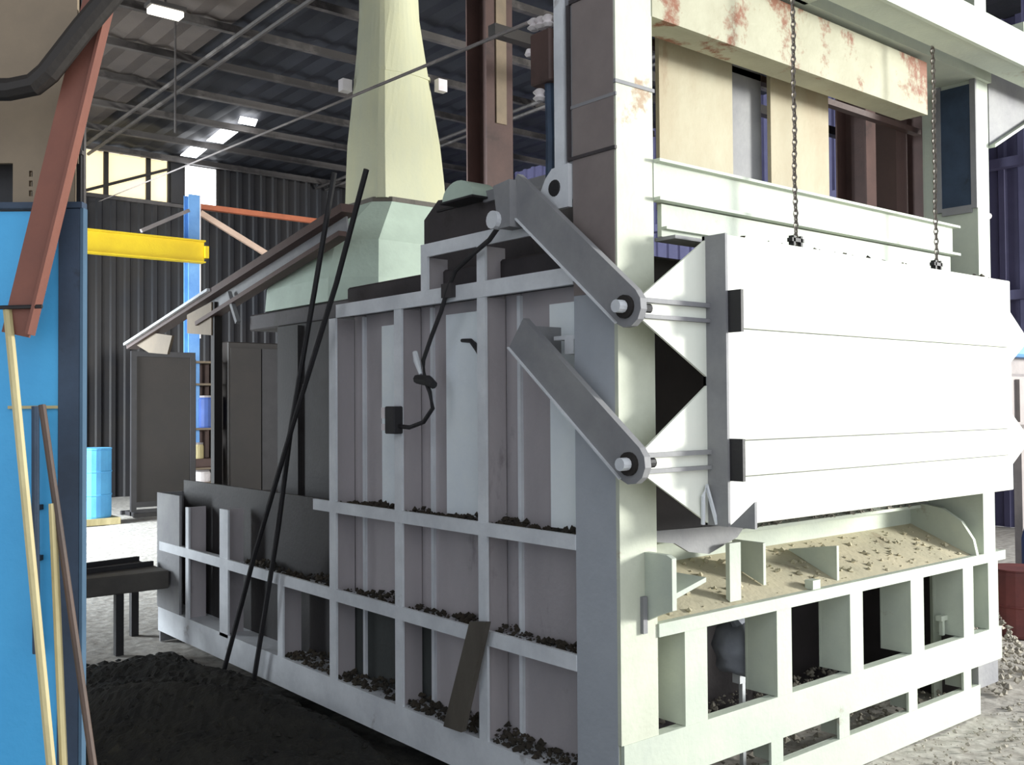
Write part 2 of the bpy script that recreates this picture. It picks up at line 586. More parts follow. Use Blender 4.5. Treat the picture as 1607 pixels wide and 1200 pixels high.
# ------------------------------------------------------------------ the furnace
F = thing('industrial_furnace', 'huge pale painted steel furnace with ribbed side wall and white lift door', 'furnace', (1.45, 2.2, 0.0))

# ---- front base frame
fin('low_front_beam', boxes((0.01, 2.88, 0.0, 0.016, 0.245, 0.415), (0.02, 2.87, 0.016, 0.05, 0.398, 0.413), (0.02, 2.87, 0.016, 0.12, 0.247, 0.262)), 'paint', F)
fin('ground_beam', boxes((0.03, 2.63, 0.0, 0.02, 0.0, 0.15), (0.04, 2.62, 0.02, 0.04, 0.133, 0.148)), 'paint', F)
fin('front_rail', boxes((0.19, 2.93, -0.005, 0.012, 0.764, 0.812), (0.195, 2.925, 0.012, 0.10, 0.798, 0.810)), 'paint', F)
for x0, x1 in ((0.335, 0.462), (0.90, 1.00), (1.436, 1.538), (1.954, 2.073), (2.467, 2.575), (2.74, 2.85)):
    fin('front_upright', boxes((x0, x1, 0.001, 0.012, 0.415, 0.764), (x0 + 0.001, x0 + 0.012, 0.012, 0.15, 0.415, 0.764), (x0, x1, 0.15, 0.16, 0.415, 0.764)), 'paint', F)
for x in (0.35, 0.914, 1.401, 1.982, 2.519):
    fin('foot_stub', boxes((x - 0.02, x, 0.014, 0.12, 0.15, 0.245), (x - 0.06, x + 0.02, 0.002, 0.014, 0.15, 0.245)), 'paint', F)
fin('foot_stub', boxes((2.62, 2.84, 0.004, 0.14, 0.128, 0.245)), 'steel_grey', F)

# ---- near corner column and its side plate
fin('corner_column', boxes((0.0, 0.19, 0.003, 0.02, 0.415, 4.2), (0.004, 0.02, 0.02, 0.225, 0.0, 4.2),
                           (0.17, 0.19, 0.02, 0.225, 0.415, 4.2), (0.02, 0.17, 0.205, 0.222, 0.0, 4.2)), 'column_paint', F)
fin('column_side_web', bx(0.0, 0.004, 0.02, 0.225, 0.0, 2.0), 'side_blue', F)
fin('column_splice', boxes((-0.006, 0.197, -0.002, 0.01, 2.735, 2.748), (-0.006, 0.0, -0.002, 0.23, 2.690, 2.702)), 'steel_grey', F)
side_plate = fin('column_side_plate', bx(0.0, 0.02, 0.225, 0.31, 2.36, 4.2), 'steel_grey', F)
fin('edge_strip', bx(-0.014, 0.0, 0.262, 0.31, 2.48, 4.2), 'rib_paint', side_plate)
fin('inset_frame', boxes((-0.010, 0.0, 0.232, 0.246, 2.50, 3.08), (-0.010, 0.0, 0.0, 0.232, 2.500, 2.512), (-0.010, 0.0, 0.0, 0.232, 3.08, 3.095)), 'body_dark', side_plate)
fin('side_sheet', bx(-0.004, 0.0, 0.012, 0.222, 2.0, 4.2), 'side_brown', F)
ear = prism([(0.23, 2.33), (0.385, 2.33), (0.385, 2.41), (0.355, 2.455), (0.32, 2.485), (0.23, 2.49)], 'x', -0.02, 0.0)
earo = fin('lifting_ear', ear, 'rib_paint', F)
fin('ear_hole', lathe([(0.030, -0.004), (0.032, 0.0)], (-0.0205, 0.305, 2.41), 16, 'x'), 'black_iron', earo)

# ---- side frame
for z0, z1, ya, yb in ((0.63, 0.69, 0.225, 4.37), (1.07, 1.125, 0.225, 2.20), (2.045, 2.11, 0.225, 1.96)):
    fin('side_ring_beam', boxes((-0.004, 0.012, ya, yb, z0, z1), (0.012, 0.128, ya, yb, z0 + 0.015, z0 + 0.03)), 'rib_paint', F)
fin('side_base_beam', boxes((0.0, 0.016, 0.225, 4.40, 0.08, 0.24), (0.016, 0.2, 0.225, 4.40, 0.215, 0.238), (0.016, 0.1, 0.225, 4.40, 0.082, 0.10)), 'rib_paint', F)
fin('roof_edge_bar', boxes((0.0, 0.012, 0.42, 1.215, 2.257, 2.315), (0.012, 0.06, 0.42, 1.215, 2.301, 2.313)), 'rib_paint', F)
for y, w, z0, z1 in ((0.782, 0.055, 0.24, 2.045), (0.782, 0.055, 2.11, 2.257), (1.19, 0.05, 2.11, 2.257), (1.405, 0.06, 0.24, 2.045),
                     (2.005, 0.065, 0.24, 2.045), (2.58, 0.06, 0.24, 0.63), (3.32, 0.12, 0.22, 0.985), (3.89, 0.05, 0.24, 0.955)):
    rib = fin('side_rib', bx(0.0, 0.012, y - w / 2, y + w / 2, z0, z1), 'rib_paint', F)
    fin('rib_web', bx(0.012, 0.125, y - 0.006, y + 0.006, z0, z1), 'panel_grey', rib)
fin('rear_end_post', boxes((0.0, 0.016, 4.02, 4.42, 0.24, 1.02), (0.016, 0.3, 4.40, 4.418, 0.0, 1.018)), 'steel_grey', F)

# ---- wall panels between the ribs, each its own sheet
ys = [0.225, 0.68, 0.782, 1.30, 1.405, 1.895, 2.005]
for (z0, z1) in ((0.24, 0.645), (0.66, 1.085), (1.10, 2.06)):
    for a, b in zip(ys[:-1], ys[1:]):
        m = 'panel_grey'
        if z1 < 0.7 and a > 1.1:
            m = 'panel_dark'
        fin('wall_panel', bx(0.13, 0.145, a + 0.004, b - 0.004, z0, z1), m, F)
for y in (0.68, 1.30, 1.895):
    fin('seam_strip', boxes((0.115, 0.13, y - 0.010, y + 0.010, 0.66, 1.085), (0.115, 0.13, y - 0.010, y + 0.010, 1.10, 2.05), (0.115, 0.13, y - 0.010, y + 0.010, 0.24, 0.63)), 'rib_paint', F)
# pale strips beside each rib, whiter than the wall panels
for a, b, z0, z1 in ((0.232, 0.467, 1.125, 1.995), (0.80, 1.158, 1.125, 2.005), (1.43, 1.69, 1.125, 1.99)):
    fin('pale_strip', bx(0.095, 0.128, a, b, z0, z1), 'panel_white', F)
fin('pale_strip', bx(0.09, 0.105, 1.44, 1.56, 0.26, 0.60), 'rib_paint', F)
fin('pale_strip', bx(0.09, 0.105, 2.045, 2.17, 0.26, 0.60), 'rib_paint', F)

# dirt lying on the ledges
for z, ya, yb, sd in ((1.10, 0.24, 1.98, 1), (0.66, 0.24, 3.2, 2), (0.24, 0.24, 2.6, 3)):
    fin('ledge_dirt', scatter((0.02, 0.125, ya, yb), 1100, 0.004, 0.024, sd,
                              lambda x, y, z=z: z + max(0, (x - 0.03)) * 0.5 * (0.6 + 0.4 * math.sin(y * 9))), 'dirt', F, kind='stuff')

# ---- rear body, roof slab and hearth box
fin('rear_body', bx(0.40, 2.6, 2.06, 3.42, 0.72, 2.12, 0.01), 'rear_dark', F)
fin('rear_base_plate', bx(0.16, 0.18, 2.04, 4.35, 0.24, 1.10), 'rear_dark', F)
fin('roof_slab', bx(0.10, 2.65, 0.32, 2.03, 2.06, 2.21, 0.01), 'body_dark', F)
fin('rear_roof_slab', bx(0.46, 2.65, 2.03, 3.95, 2.12, 2.23, 0.01), 'body_dark', F)
fin('hearth_box', bx(0.21, 2.8, 0.9, 4.3, 0.0, 1.0), 'body_dark', F)
fin('base_light_block', bx(2.79, 2.81, 0.17, 0.9, 0.0, 0.79), 'body_dark', F)  # added plate that keeps light out of the base frame
fin('inner_wall', bx(0.21, 2.8, 0.40, 2.05, 1.04, 2.05), 'body_dark', F)
for y in (2.3, 2.7, 3.1):
    fin('rear_rib', bx(0.37, 0.40, y - 0.02, y + 0.02, 0.75, 2.1), 'rear_dark', F)

# ---- apron below the door
fin('apron_sheet', prism([(0.015, 0.792), (0.015, 0.802), (0.36, 0.945), (0.36, 0.93)], 'x', 0.19, 2.82), 'apron', F)
fin('sill_wall', bx(0.19, 2.82, 0.36, 0.39, 0.93, 1.03), 'paint', F)
fin('sill_lip', prism([(0.30, 1.035), (0.30, 1.05), (0.45, 1.065), (0.45, 1.03)], 'x', 0.19, 2.82), 'paint', F)
fin('apron_dust', scatter((0.3, 2.6, 0.04, 0.34), 260, 0.004, 0.022, 5, lambda x, y: 0.802 + (y - 0.015) * 0.414), 'apron', F, kind='stuff')
fin('lip_debris', scatter((0.3, 2.6, 0.30, 0.44), 420, 0.006, 0.024, 6, lambda x, y: 1.048), 'rubble', F, kind='stuff')
fin('apron_gusset', prism([(-0.125, 0.885), (-0.125, 1.065), (-0.10, 1.075), (0.002, 1.075), (0.002, 0.83), (-0.06, 0.86)], 'x', 0.125, 0.148), 'paint', F)
fin('sill_shade_plate', prism([(0.19, 1.13), (0.84, 1.11), (0.78, 1.06), (0.60, 1.01), (0.48, 1.03), (0.40, 1.07), (0.19, 1.10)], 'y', 0.10, 0.112), 'steel_grey', F)  # added grey plate, cut to the shaded part of the sill wall
fin('apron_gusset', prism([(0.05, 0.82), (0.05, 1.05), (0.07, 1.05), (0.07, 0.83)], 'x', 0.665, 0.735), 'paint', F)
fin('apron_gusset', prism([(0.10, 0.845), (0.10, 1.02), (0.26, 1.02), (0.26, 0.91)], 'x', 0.95, 0.968), 'paint', F)
fin('apron_gusset', prism([(0.05, 0.815), (0.05, 0.97), (0.30, 0.93), (0.30, 0.925)], 'x', 1.415, 1.432), 'paint', F)
fin('apron_tab', bx(1.17, 1.225, 0.01, 0.05, 0.812, 0.85), 'paint', F)
arc = [(0.0, 0.80), (0.02, 0.89), (0.08, 0.98), (0.18, 1.04), (0.32, 1.06), (0.36, 1.06), (0.36, 0.93)]
fin('end_cheek', prism(arc, 'x', 2.62, 2.645), 'paint', F)
fin('angle_shelf', prism([(0.148, 0.905), (0.35, 0.955), (0.35, 0.972), (0.148, 0.925)], 'y', -0.09, 0.10), 'paint', F)
fin('drip_strip', bx(0.10, 0.122, -0.012, 0.004, 0.79, 0.92), 'steel_grey', F)

# ---- right column, upper cross beams and hanging sheets
fin('far_column', boxes((2.70, 2.83, 0.002, 0.016, 0.812, 3.36), (2.701, 2.716, 0.016, 0.285, 0.812, 3.36), (2.70, 2.83, 0.285, 0.30, 0.0, 3.36)), 'paint', F)
fin('column_frame', boxes((2.685, 2.70, 0.0, 0.03, 2.62, 3.30), (2.685, 2.70, 0.19, 0.22, 2.62, 3.30), (2.685, 2.70, 0.03, 0.19, 2.60, 2.64)), 'steel_grey', F)
fin('column_dark_panel', bx(2.69, 2.699, 0.03, 0.19, 2.64, 3.28), 'navy', F)
fin('column_bolt', lathe([(0.018, 0), (0.018, 0.05), (0.012, 0.06)], (2.83, 0.03, 2.60), 10, 'x'), 'white_ceramic', F)
fin('rusty_header_beam', boxes((0.19, 2.185, 0.0, 0.02, 3.015, 3.275), (0.19, 2.18, 0.02, 0.14, 3.018, 3.034), (0.19, 2.18, 0.02, 0.14, 3.255, 3.27)), 'paint_rust', F)
fin('top_header_beam', boxes((0.19, 2.83, -0.02, 0.0, 3.30, 3.39), (0.19, 2.82, 0.0, 0.2, 3.302, 3.312)), 'paint', F)
fin('middle_cross_beam', boxes((0.19, 2.415, 0.0, 0.02, 2.352, 2.48), (0.19, 2.44, -0.03, 0.13, 2.480, 2.491), (0.19, 2.44, -0.03, 0.02, 2.340, 2.352)), 'paint', F)
fin('lower_cross_beam', boxes((0.235, 2.40, 0.005, 0.025, 2.215, 2.335), (0.235, 2.44, -0.02, 0.005, 2.24, 2.25)), 'paint', F)
fin('door_rest_strip', bx(0.235, 2.45, -0.06, 0.04, 2.20, 2.213), 'steel_grey', F)
fin('hanging_sheet', bx(0.56, 1.04, 0.30, 0.32, 2.40, 3.60), 'paint_cream', F)
fin('hanging_sheet', bx(1.02, 1.33, 0.36, 0.38, 2.40, 3.60), 'steel_grey', F)
fin('hanging_sheet', bx(1.32, 1.79, 0.30, 0.32, 2.40, 3.60), 'paint_cream', F)
fin('rear_top_bar', bx(0.3, 2.8, 0.36, 0.42, 3.20, 3.27), 'brown_steel', F)
fin('rear_top_bar', bx(0.3, 2.8, 0.36, 0.40, 3.10, 3.13), 'brown_steel', F)
fin('rear_post', bx(2.60, 2.72, 0.40, 0.52, 2.36, 3.6), 'brown_steel', F)
fin('chain_beam', bx(0.0, 2.83, -0.20, 0.002, 3.755, 3.88), 'paint', F)
fin('chain_beam_post', bx(2.70, 2.83, 0.002, 0.14, 3.36, 3.88), 'paint', F)
# outrigger beam near the camera side, with its gusset
fin('outrigger_beam', boxes((0.9, 4.2, -0.30, -0.28, 3.26, 3.43), (0.9, 4.2, -0.28, -0.14, 3.265, 3.28), (0.9, 4.2, -0.28, -0.14, 3.41, 3.425)), 'paint', F)
fin('outrigger_bracket', bx(2.62, 2.86, -0.28, 0.02, 3.38, 3.50), 'paint', F)
fin('outrigger_bracket', bx(0.95, 1.15, -0.28, 0.02, 3.30, 3.42), 'paint', F)
fin('outrigger_gusset', prism([(2.84, 2.97), (3.75, 3.40), (2.84, 3.40)], 'y', 0.0, 0.02), 'steel_grey', F)
fin('gusset_flange', prism([(2.84, 2.955), (2.84, 2.972), (3.75, 3.40), (3.75, 3.383)], 'y', -0.03, 0.05), 'paint', F)

# ---- door
D = fin('lift_door', bx(0.343, 2.58, -0.185, -0.11, 1.17, 2.20), 'steel_grey', F)
for z0, z1 in ((1.165, 1.336), (1.340, 1.466), (1.470, 1.870), (1.874, 2.205)):
    fin('door_plate', bx(0.345, 2.585, -0.205, -0.18, z0, z1, 0.003), 'door_paint', D)
fin('door_side_channel', boxes((0.335, 0.347, -0.205, -0.10, 1.165, 2.21), (0.335, 0.37, -0.112, -0.10, 1.165, 2.21)), 'steel_grey', D)
for zc in (1.93, 1.402):
    fin('door_bracket', prism([(-0.02, zc - 0.03), (-0.02, zc + 0.03), (0.343, zc + 0.27), (0.343, zc - 0.235)], 'y', -0.115, -0.105), 'door_paint', D)
    fin('door_bracket', prism([(2.585, zc + 0.27), (2.95, zc + 0.03), (2.95, zc - 0.03), (2.585, zc - 0.235)], 'y', -0.115, -0.105), 'door_paint', D)
    fin('bracket_rod', boxes((-0.01, 0.37, -0.135, -0.115, zc + 0.018, zc + 0.034), (-0.01, 0.37, -0.135, -0.115, zc - 0.036, zc - 0.022)), 'steel_grey', D)
    fin('door_lug', bx(0.347, 0.362, -0.262, -0.20, zc - 0.075, zc + 0.075), 'black_iron', D)
fin('door_fin', prism([(-0.20, 1.165), (-0.31, 1.165), (-0.31, 1.26)], 'x', 0.347, 0.36), 'steel_grey', D)
fin('door_latch', tube([(0.30, -0.12, 1.17), (0.29, -0.13, 1.27), (0.31, -0.13, 1.31), (0.325, -0.14, 1.24), (0.34, -0.15, 1.17)], 0.008, 6), 'rib_paint', D)
fin('top_debris', scatter((0.4, 2.5, -0.19, -0.12), 160, 0.004, 0.016, 8, lambda x, y: 2.205), 'dirt', D, kind='stuff')


# ---- swing arms
def swing_arm(y0, z0, y1, z1):
    a = Vector((0, y0, z0)); b = Vector((0, y1, z1))
    d = (b - a).normalized()
    n = Vector((0, -d.z, d.y))
    w = 0.070
    pts = [a + n * w, a - n * w]
    for k in range(7):
        t = -math.pi / 2 + math.pi * k / 6
        pts.append(b + (d * math.cos(t) + n * math.sin(t)) * w)
    arm = fin('swing_arm', prism([(p.y, p.z) for p in pts], 'x', -0.075, -0.045), 'steel_grey', F)
    edge = [a + n * w, b + n * w, b + n * (w - 0.006), a + n * (w - 0.006)]
    fin('arm_flange', prism([(p.y, p.z) for p in edge], 'x', -0.085, -0.04), 'rib_paint', arm)
    fin('pivot_bolt', lathe([(0.022, 0), (0.022, 0.035), (0.016, 0.045)], (-0.125, y1, z1), 12, 'x'), 'rib_paint', arm)
    fin('pivot_washer', lathe([(0.040, 0), (0.040, 0.012)], (-0.088, y1, z1), 16, 'x'), 'dark_brown', arm)
    fin('pivot_pin', lathe([(0.018, 0), (0.018, 0.09)], (-0.05, y1, z1), 10, 'x'), 'black_iron', arm)
    return arm


arm_u = swing_arm(0.50, 2.43, -0.108, 1.93)
arm_l = swing_arm(0.47, 1.875, -0.12, 1.402)
fin('arm_end_plate', prism([(0.46, 2.28), (0.53, 2.28), (0.56, 2.45), (0.46, 2.46)], 'x', -0.11, -0.04), 'steel_grey', arm_u)
fin('arm_roller', lathe([(0.035, 0), (0.035, 0.04)], (-0.13, 0.545, 2.315), 14, 'x'), 'rib_paint', arm_u)
fin('arm_support', bx(-0.05, 0.12, 0.43, 0.53, 2.34, 2.44), 'steel_grey', F)
fin('arm_stop', boxes((0.02, 0.2, 0.23, 0.36, 1.845, 1.86), (0.02, 0.2, 0.25, 0.30, 1.79, 1.845)), 'rib_paint', F)
fin('arm_stop', boxes((-0.05, 0.15, 0.40, 0.44, 1.80, 1.90)), 'steel_grey', F)

# ------------------------------------------------------------------ chimney
CH = thing('chimney', 'tall tapered sheet metal chimney with flared pale green hood on the furnace', 'chimney', (1.1, 3.16, 2.23))


def ring_sr(cx, cy, hx, hy, z, roundness, n=32):
    pts = []
    for k in range(n):
        a = 2 * math.pi * (k + 0.5) / n
        c, s = math.cos(a), math.sin(a)
        q = 1 / max(abs(c), abs(s))
        sx, sy = c * q * hx, s * q * hy
        rx, ry = c * hx, s * hy
        pts.append((cx + sx * (1 - roundness) + rx * roundness, cy + sy * (1 - roundness) + ry * roundness, z))
    return pts


secs = []
for i in range(11):
    t = i / 10
    z = 2.93 + (5.0 - 2.93) * t
    tt = min(1, (z - 2.93) / 1.35)
    secs.append(ring_sr(1.135 - 0.05 * tt, 3.155, 0.27 - 0.075 * tt, 0.236 - 0.045 * tt, z, min(1.0, max(0.0, (z - 3.3) / 0.9)), 40))
fin('stack', loft(secs), 'stack_metal', CH, smooth=False)
fin('hood', loft([ring_sr(1.14, 3.29, 0.68, 0.63, 2.235, 0, 16), ring_sr(1.14, 3.29, 0.67, 0.62, 2.38, 0, 16), ring_sr(1.14, 3.26, 0.60, 0.52, 2.62, 0, 16), ring_sr(1.135, 3.155, 0.275, 0.241, 2.915, 0, 16)]), 'hood_metal', CH)
fin('seam_collar', loft([ring_sr(1.135, 3.155, 0.285, 0.251, 2.905, 0, 16), ring_sr(1.135, 3.155, 0.285, 0.251, 2.935, 0, 16)]), 'wood_old', CH)
fin('clamp_band', loft([ring_sr(1.11, 3.155, 0.228, 0.212, 3.765, 0.5, 40), ring_sr(1.11, 3.155, 0.228, 0.212, 3.785, 0.5, 40)]), 'stack_metal', CH)
fin('guy_lug', bx(0.83, 0.90, 3.32, 3.38, 3.70, 3.78), 'white_ceramic', CH)
fin('guy_lug', bx(1.33, 1.40, 2.93, 2.98, 3.70, 3.78), 'white_ceramic', CH)

# ------------------------------------------------------------------ lifting chains
def chain(xc, yc, z0, z1, label):
    root = thing('lifting_chain', label, 'chain', (xc, yc, z0), 0, 'door lifting chains')
    first = [None, None]
    z = 0.012
    k = 0
    while z0 + z < z1:
        j = k % 2
        if first[j] is None:
            bm = bm_new()
            path = []
            for i in range(8):
                a = 2 * math.pi * i / 8
                u, w = 0.0085 * math.cos(a), 0.0165 * math.sin(a)
                path.append(Vector((u, 0, w)) if j == 0 else Vector((0, u, w)))
            rings = []
            for i, p in enumerate(path):
                out = p.normalized()
                sd = Vector((0, 1, 0)) if j == 0 else Vector((1, 0, 0))
                rings.append([bm.verts.new(p + (out * math.cos(t) + sd * math.sin(t)) * 0.0042) for t in (0, 2.09, 4.19)])
            for i in range(8):
                A, B = rings[i], rings[(i + 1) % 8]
                for q in range(3):
                    bm.faces.new((A[q], A[(q + 1) % 3], B[(q + 1) % 3], B[q]))
            bmesh.ops.recalc_face_normals(bm, faces=bm.faces)
            bm.transform(Matrix.Translation((xc, yc, z0 + z)))
            first[j] = fin('link', bm, 'chain', root)
        else:
            copy_part(first[j], (0.003 * math.sin(k * 0.4), 0, z), root)
        z += 0.0235
        k += 1
    fin('shackle', boxes((xc - 0.03, xc - 0.018, yc - 0.012, yc + 0.012, z0 - 0.015, z0 + 0.04), (xc + 0.018, xc + 0.03, yc - 0.012, yc + 0.012, z0 - 0.015, z0 + 0.04),
                         (xc - 0.04, xc + 0.04, yc - 0.012, yc + 0.012, z0 + 0.015, z0 + 0.03)), 'black_iron', root)


chain(0.852, -0.145, 2.22, 3.75, 'steel lifting chain on the white door, the one nearer the corner column')
chain(1.965, -0.145, 2.22, 3.75, 'steel lifting chain on the white door, the one nearer its far end')

# ------------------------------------------------------------------ equipment on the furnace
hp = thing('hopper', 'dark sheet hopper on the furnace roof behind the swing arm', 'hopper', (0.45, 1.2, 2.21))
fin('body', prism([(0.80, 2.215), (1.62, 2.215), (1.62, 2.52), (1.50, 2.60), (0.80, 2.54)], 'x', 0.30, 0.62), 'body_dark', hp)
fin('rim', boxes((0.28, 0.30, 0.70, 1.12, 2.525, 2.575)), 'steel_grey', hp)
fin('lid_flange', bx(0.29, 0.63, 0.80, 1.5, 2.54, 2.55), 'black_iron', hp)
dome = []
for k in range(13):
    a = math.pi * k / 12
    dome.append((1.21 + 0.118 * math.cos(a), 2.545 + 0.085 * math.sin(a)))
fn = thing('blower_cover', 'half round pale green blower cover beside the chimney', 'blower', (0.32, 1.21, 2.53))
fin('cover', prism(dome, 'x', 0.20, 0.34), 'hood_metal', fn)
fin('base_flange', bx(0.19, 0.35, 1.085, 1.335, 2.537, 2.546), 'black_iron', fn)

jb = thing('junction_box', 'rusty brown junction box with white insulators on the corner column', 'electrical box', (0.0, 0.37, 2.8))
fin('box_body', bx(-0.03, 0.08, 0.316, 0.43, 2.82, 3.02, 0.006), 'brown_steel', jb)
fin('bracket', bx(-0.01, 0.02, 0.30, 0.34, 2.86, 2.98), 'steel_grey', jb)
for y, z in ((0.345, 3.055), (0.385, 3.06), (0.425, 3.065), (0.395, 2.785)):
    fin('insulator', lathe([(0.014, 0), (0.028, 0.01), (0.016, 0.022), (0.028, 0.034), (0.014, 0.046)], (-0.01, y, z - 0.025), 12, 'z'), 'white_ceramic', jb)
fin('insulator', lathe([(0.012, 0), (0.02, 0.01), (0.012, 0.03)], (-0.02, 0.442, 2.94), 10, 'z'), 'white_ceramic', jb)
fin('conduit', tube([(0.01, 0.36, 2.82), (0.01, 0.355, 2.6), (0.01, 0.36, 2.45)], 0.02, 8), 'navy', jb)

# cables on the side wall
pc = thing('power_cable', 'black rubber cable looping down the ribbed side wall', 'cable', (-0.03, 1.0, 1.5))
fin('cable', tube([(-0.08, 0.545, 2.31), (-0.05, 0.66, 2.26), (-0.03, 0.80, 2.22), (-0.02, 0.93, 2.17), (-0.022, 0.985, 2.09), (-0.025, 1.03, 2.00), (-0.025, 1.10, 1.90),
                   (-0.02, 1.17, 1.80), (-0.02, 1.16, 1.72), (-0.02, 1.12, 1.66), (-0.02, 1.10, 1.59), (-0.02, 1.17, 1.53), (-0.02, 1.28, 1.505), (-0.02, 1.37, 1.51)], 0.010, 8), 'rubber', pc, smooth=True)
fin('plug', tube([(-0.02, 1.22, 1.72), (-0.02, 1.13, 1.71), (-0.02, 1.09, 1.69)], [0.02, 0.024, 0.018], 8), 'rubber', pc)
fin('loose_end', tube([(-0.015, 1.24, 1.84), (-0.02, 1.22, 1.80), (-0.02, 1.19, 1.74)], [0.012, 0.015, 0.008], 8), 'rib_paint', pc)
fin('cable_clamp', bx(-0.03, 0.0, 0.95, 1.02, 2.06, 2.12), 'body_dark', pc)
hs = fin('hose_hook', tube([(0.095, 1.04, 1.885), (0.09, 0.97, 1.88), (0.085, 0.91, 1.84), (0.085, 0.88, 1.80)], [0.008, 0.01, 0.016, 0.014], 8), 'rubber')
tag(hs, 'short black hose hook on the wide pale strip of the side wall', 'hook')
sb = thing('switch_box', 'small dark switch box clamped on a side rib', 'switch', (-0.02, 1.41, 1.48))
fin('case', bx(-0.05, 0.0, 1.36, 1.44, 1.475, 1.60, 0.005), 'rubber', sb)
fin('button', bx(-0.045, -0.005, 1.445, 1.475, 1.545, 1.595), 'white_ceramic', sb)
fin('button', bx(-0.045, -0.005, 1.445, 1.475, 1.49, 1.52), 'white_ceramic', sb)

# leaning rods and board
def rod(name, path, r, mat, label, cat, group=None):
    o = fin(name, tube(path, r, 8), mat)
    return tag(o, label, cat, group)


rod('steel_rod', [(-0.05, 1.889, 2.757), (-0.055, 2.08, 2.2), (-0.06, 2.33, 1.5), (-0.05, 2.50, 0.95), (-0.05, 2.80, 0.075)], 0.014, 'black_iron',
    'long dark steel rod leaning steeply on the furnace side, upper end farther left', 'rod', 'steel rods leaning on the furnace')
rod('steel_rod', [(-0.10, 1.507, 2.693), (-0.09, 1.80, 2.20), (-0.10, 2.24, 1.5), (-0.11, 2.66, 0.80), (-0.11, 3.07, 0.075)], 0.014, 'black_iron',
    'long dark steel rod leaning across the other one, upper end in front of the chimney', 'rod', 'steel rods leaning on the furnace')
pl = fin('leaning_plank', prism([(0.69, 0.74), (0.80, 0.725), (0.985, 0.26), (0.86, 0.265)], 'x', -0.055, -0.03), 'wood_old')
tag(pl, 'short weathered board leaning on the lowest bay of the side wall', 'plank')

# inclined boom behind the furnace
bo = thing('inclined_boom', 'long steel boom sloping down behind the furnace from the chimney hood', 'boom', (0.3, 4.0, 2.1))
fin('upper_chord', beam_between((0.42, 2.55, 2.74), (0.42, 6.15, 2.125), 0.05, 0.10), 'brown_steel', bo)
fin('web_plate', beam_between((0.44, 2.60, 2.66), (0.44, 4.6, 2.31), 0.10, 0.012), 'steel_grey', bo)
fin('lower_chord', beam_between((0.42, 2.60, 2.60), (0.42, 4.7, 2.22), 0.03, 0.08), 'brown_steel', bo)
fin('edge_angle', beam_between((0.36, 4.4, 2.44), (0.36, 6.15, 2.14), 0.02, 0.03), 'rib_paint', bo)
fin('tip_plate', prism([(5.55, 2.20), (6.0, 2.13), (5.7, 2.05), (5.3, 2.02), (5.2, 2.16)], 'x', 0.40, 0.42), 'board_brown', bo)
fin('tip_plate', prism([(4.45, 2.36), (4.9, 2.30), (4.9, 2.16), (4.45, 2.12)], 'x', 0.40, 0.42), 'board_brown', bo)
fin('bracket', beam_between((0.40, 4.15, 2.40), (0.40, 4.0, 2.18), 0.03, 0.03), 'steel_grey', bo)
fin('support_leg', bx(0.41, 0.47, 4.42, 4.48, 0.0, 2.36), 'dark_brown', bo)

wr = fin('wire_rope', tube([(-0.012, 0.44, 3.08), (1.50, 7.83, 4.13), (3.15, 15.88, 5.286)], 0.008, 6), 'machine_grey')
tag(wr, 'thin wire rope strung from the junction box past the chimney', 'rope')

# ------------------------------------------------------------------ left foreground: blue partition and things leaning on it
RZ = R(-39.69)
CAB = thing('blue_partition', 'bright blue steel partition with navy corner post at the left edge', 'partition', (-1.90, -0.368, 0.0), RZ)
fin('front_sheet', bx(-0.95, -0.05, 0.0, 0.012, 0.02, 1.995), 'blue', CAB, local=True)
fin('corner_post', bx(-0.05, -0.006, -0.008, 0.014, 0.0, 2.0, 0.002), 'navy', CAB, local=True)
fin('edge_trim', bx(-0.006, 0.0, -0.008, 0.012, 0.0, 2.0), 'blue_edge', CAB, local=True)
fin('top_rail', bx(-0.95, -0.002, -0.010, 0.014, 2.0, 2.012), 'navy', CAB, local=True)
fin('mid_rail', bx(-0.15, -0.03, -0.006, 0.0, 1.600, 1.606), 'wood_pale', CAB, local=True)
fin('rear_strut', beam_between(Vector((-0.6, 0.012, 1.5)), Vector((-0.6, 0.6, 0.0)), 0.04, 0.04), 'navy', CAB, local=True)
hd = fin('upright_handle', tube([(-0.088, -0.02, 1.605), (-0.086, -0.022, 1.38), (-0.084, -0.02, 1.12)], 0.0075, 8), 'navy', CAB, local=True)
fin('handle_mount', boxes((-0.092, -0.080, -0.018, -0.001, 1.40, 1.41), (-0.092, -0.080, -0.018, -0.001, 1.30, 1.31)), 'black_iron', CAB, local=True)

bp_ = thing('slotted_panel', 'grey brown slotted sheet standing above the blue partition', 'panel', (-1.90, -0.368, 2.015), RZ)
bms = bm_new()
add_box(bms, -0.95, -0.160, 0.03, 0.04, 2.10, 2.75)
add_box(bms, -0.160, -0.030, 0.03, 0.04, 2.10, 2.75)
add_box(bms, -0.160, -0.127, 0.03, 0.04, 2.015, 2.10)
add_box(bms, -0.120, -0.035, 0.03, 0.04, 2.015, 2.10)
for z0, z1 in ((2.015, 2.032), (2.044, 2.052), (2.064, 2.072), (2.084, 2.10)):
    add_box(bms, -0.127, -0.120, 0.03, 0.04, z0, z1)
bms.transform(Matrix.Translation((0, 0, -2.015)))
fin('slotted_sheet', bms, 'board_brown', bp_, local=True)
fin('backing', bx(-0.95, -0.052, 0.10, 0.12, 0.0, 0.75), 'black_iron', bp_, local=True)
fin('edge_wire', bx(-0.019, -0.015, 0.03, 0.04, -0.003, 0.40), 'purlin', bp_, local=True)
fin('ledge_strip', bx(-0.06, -0.015, 0.02, 0.03, 0.10, 0.108), 'purlin', bp_, local=True)

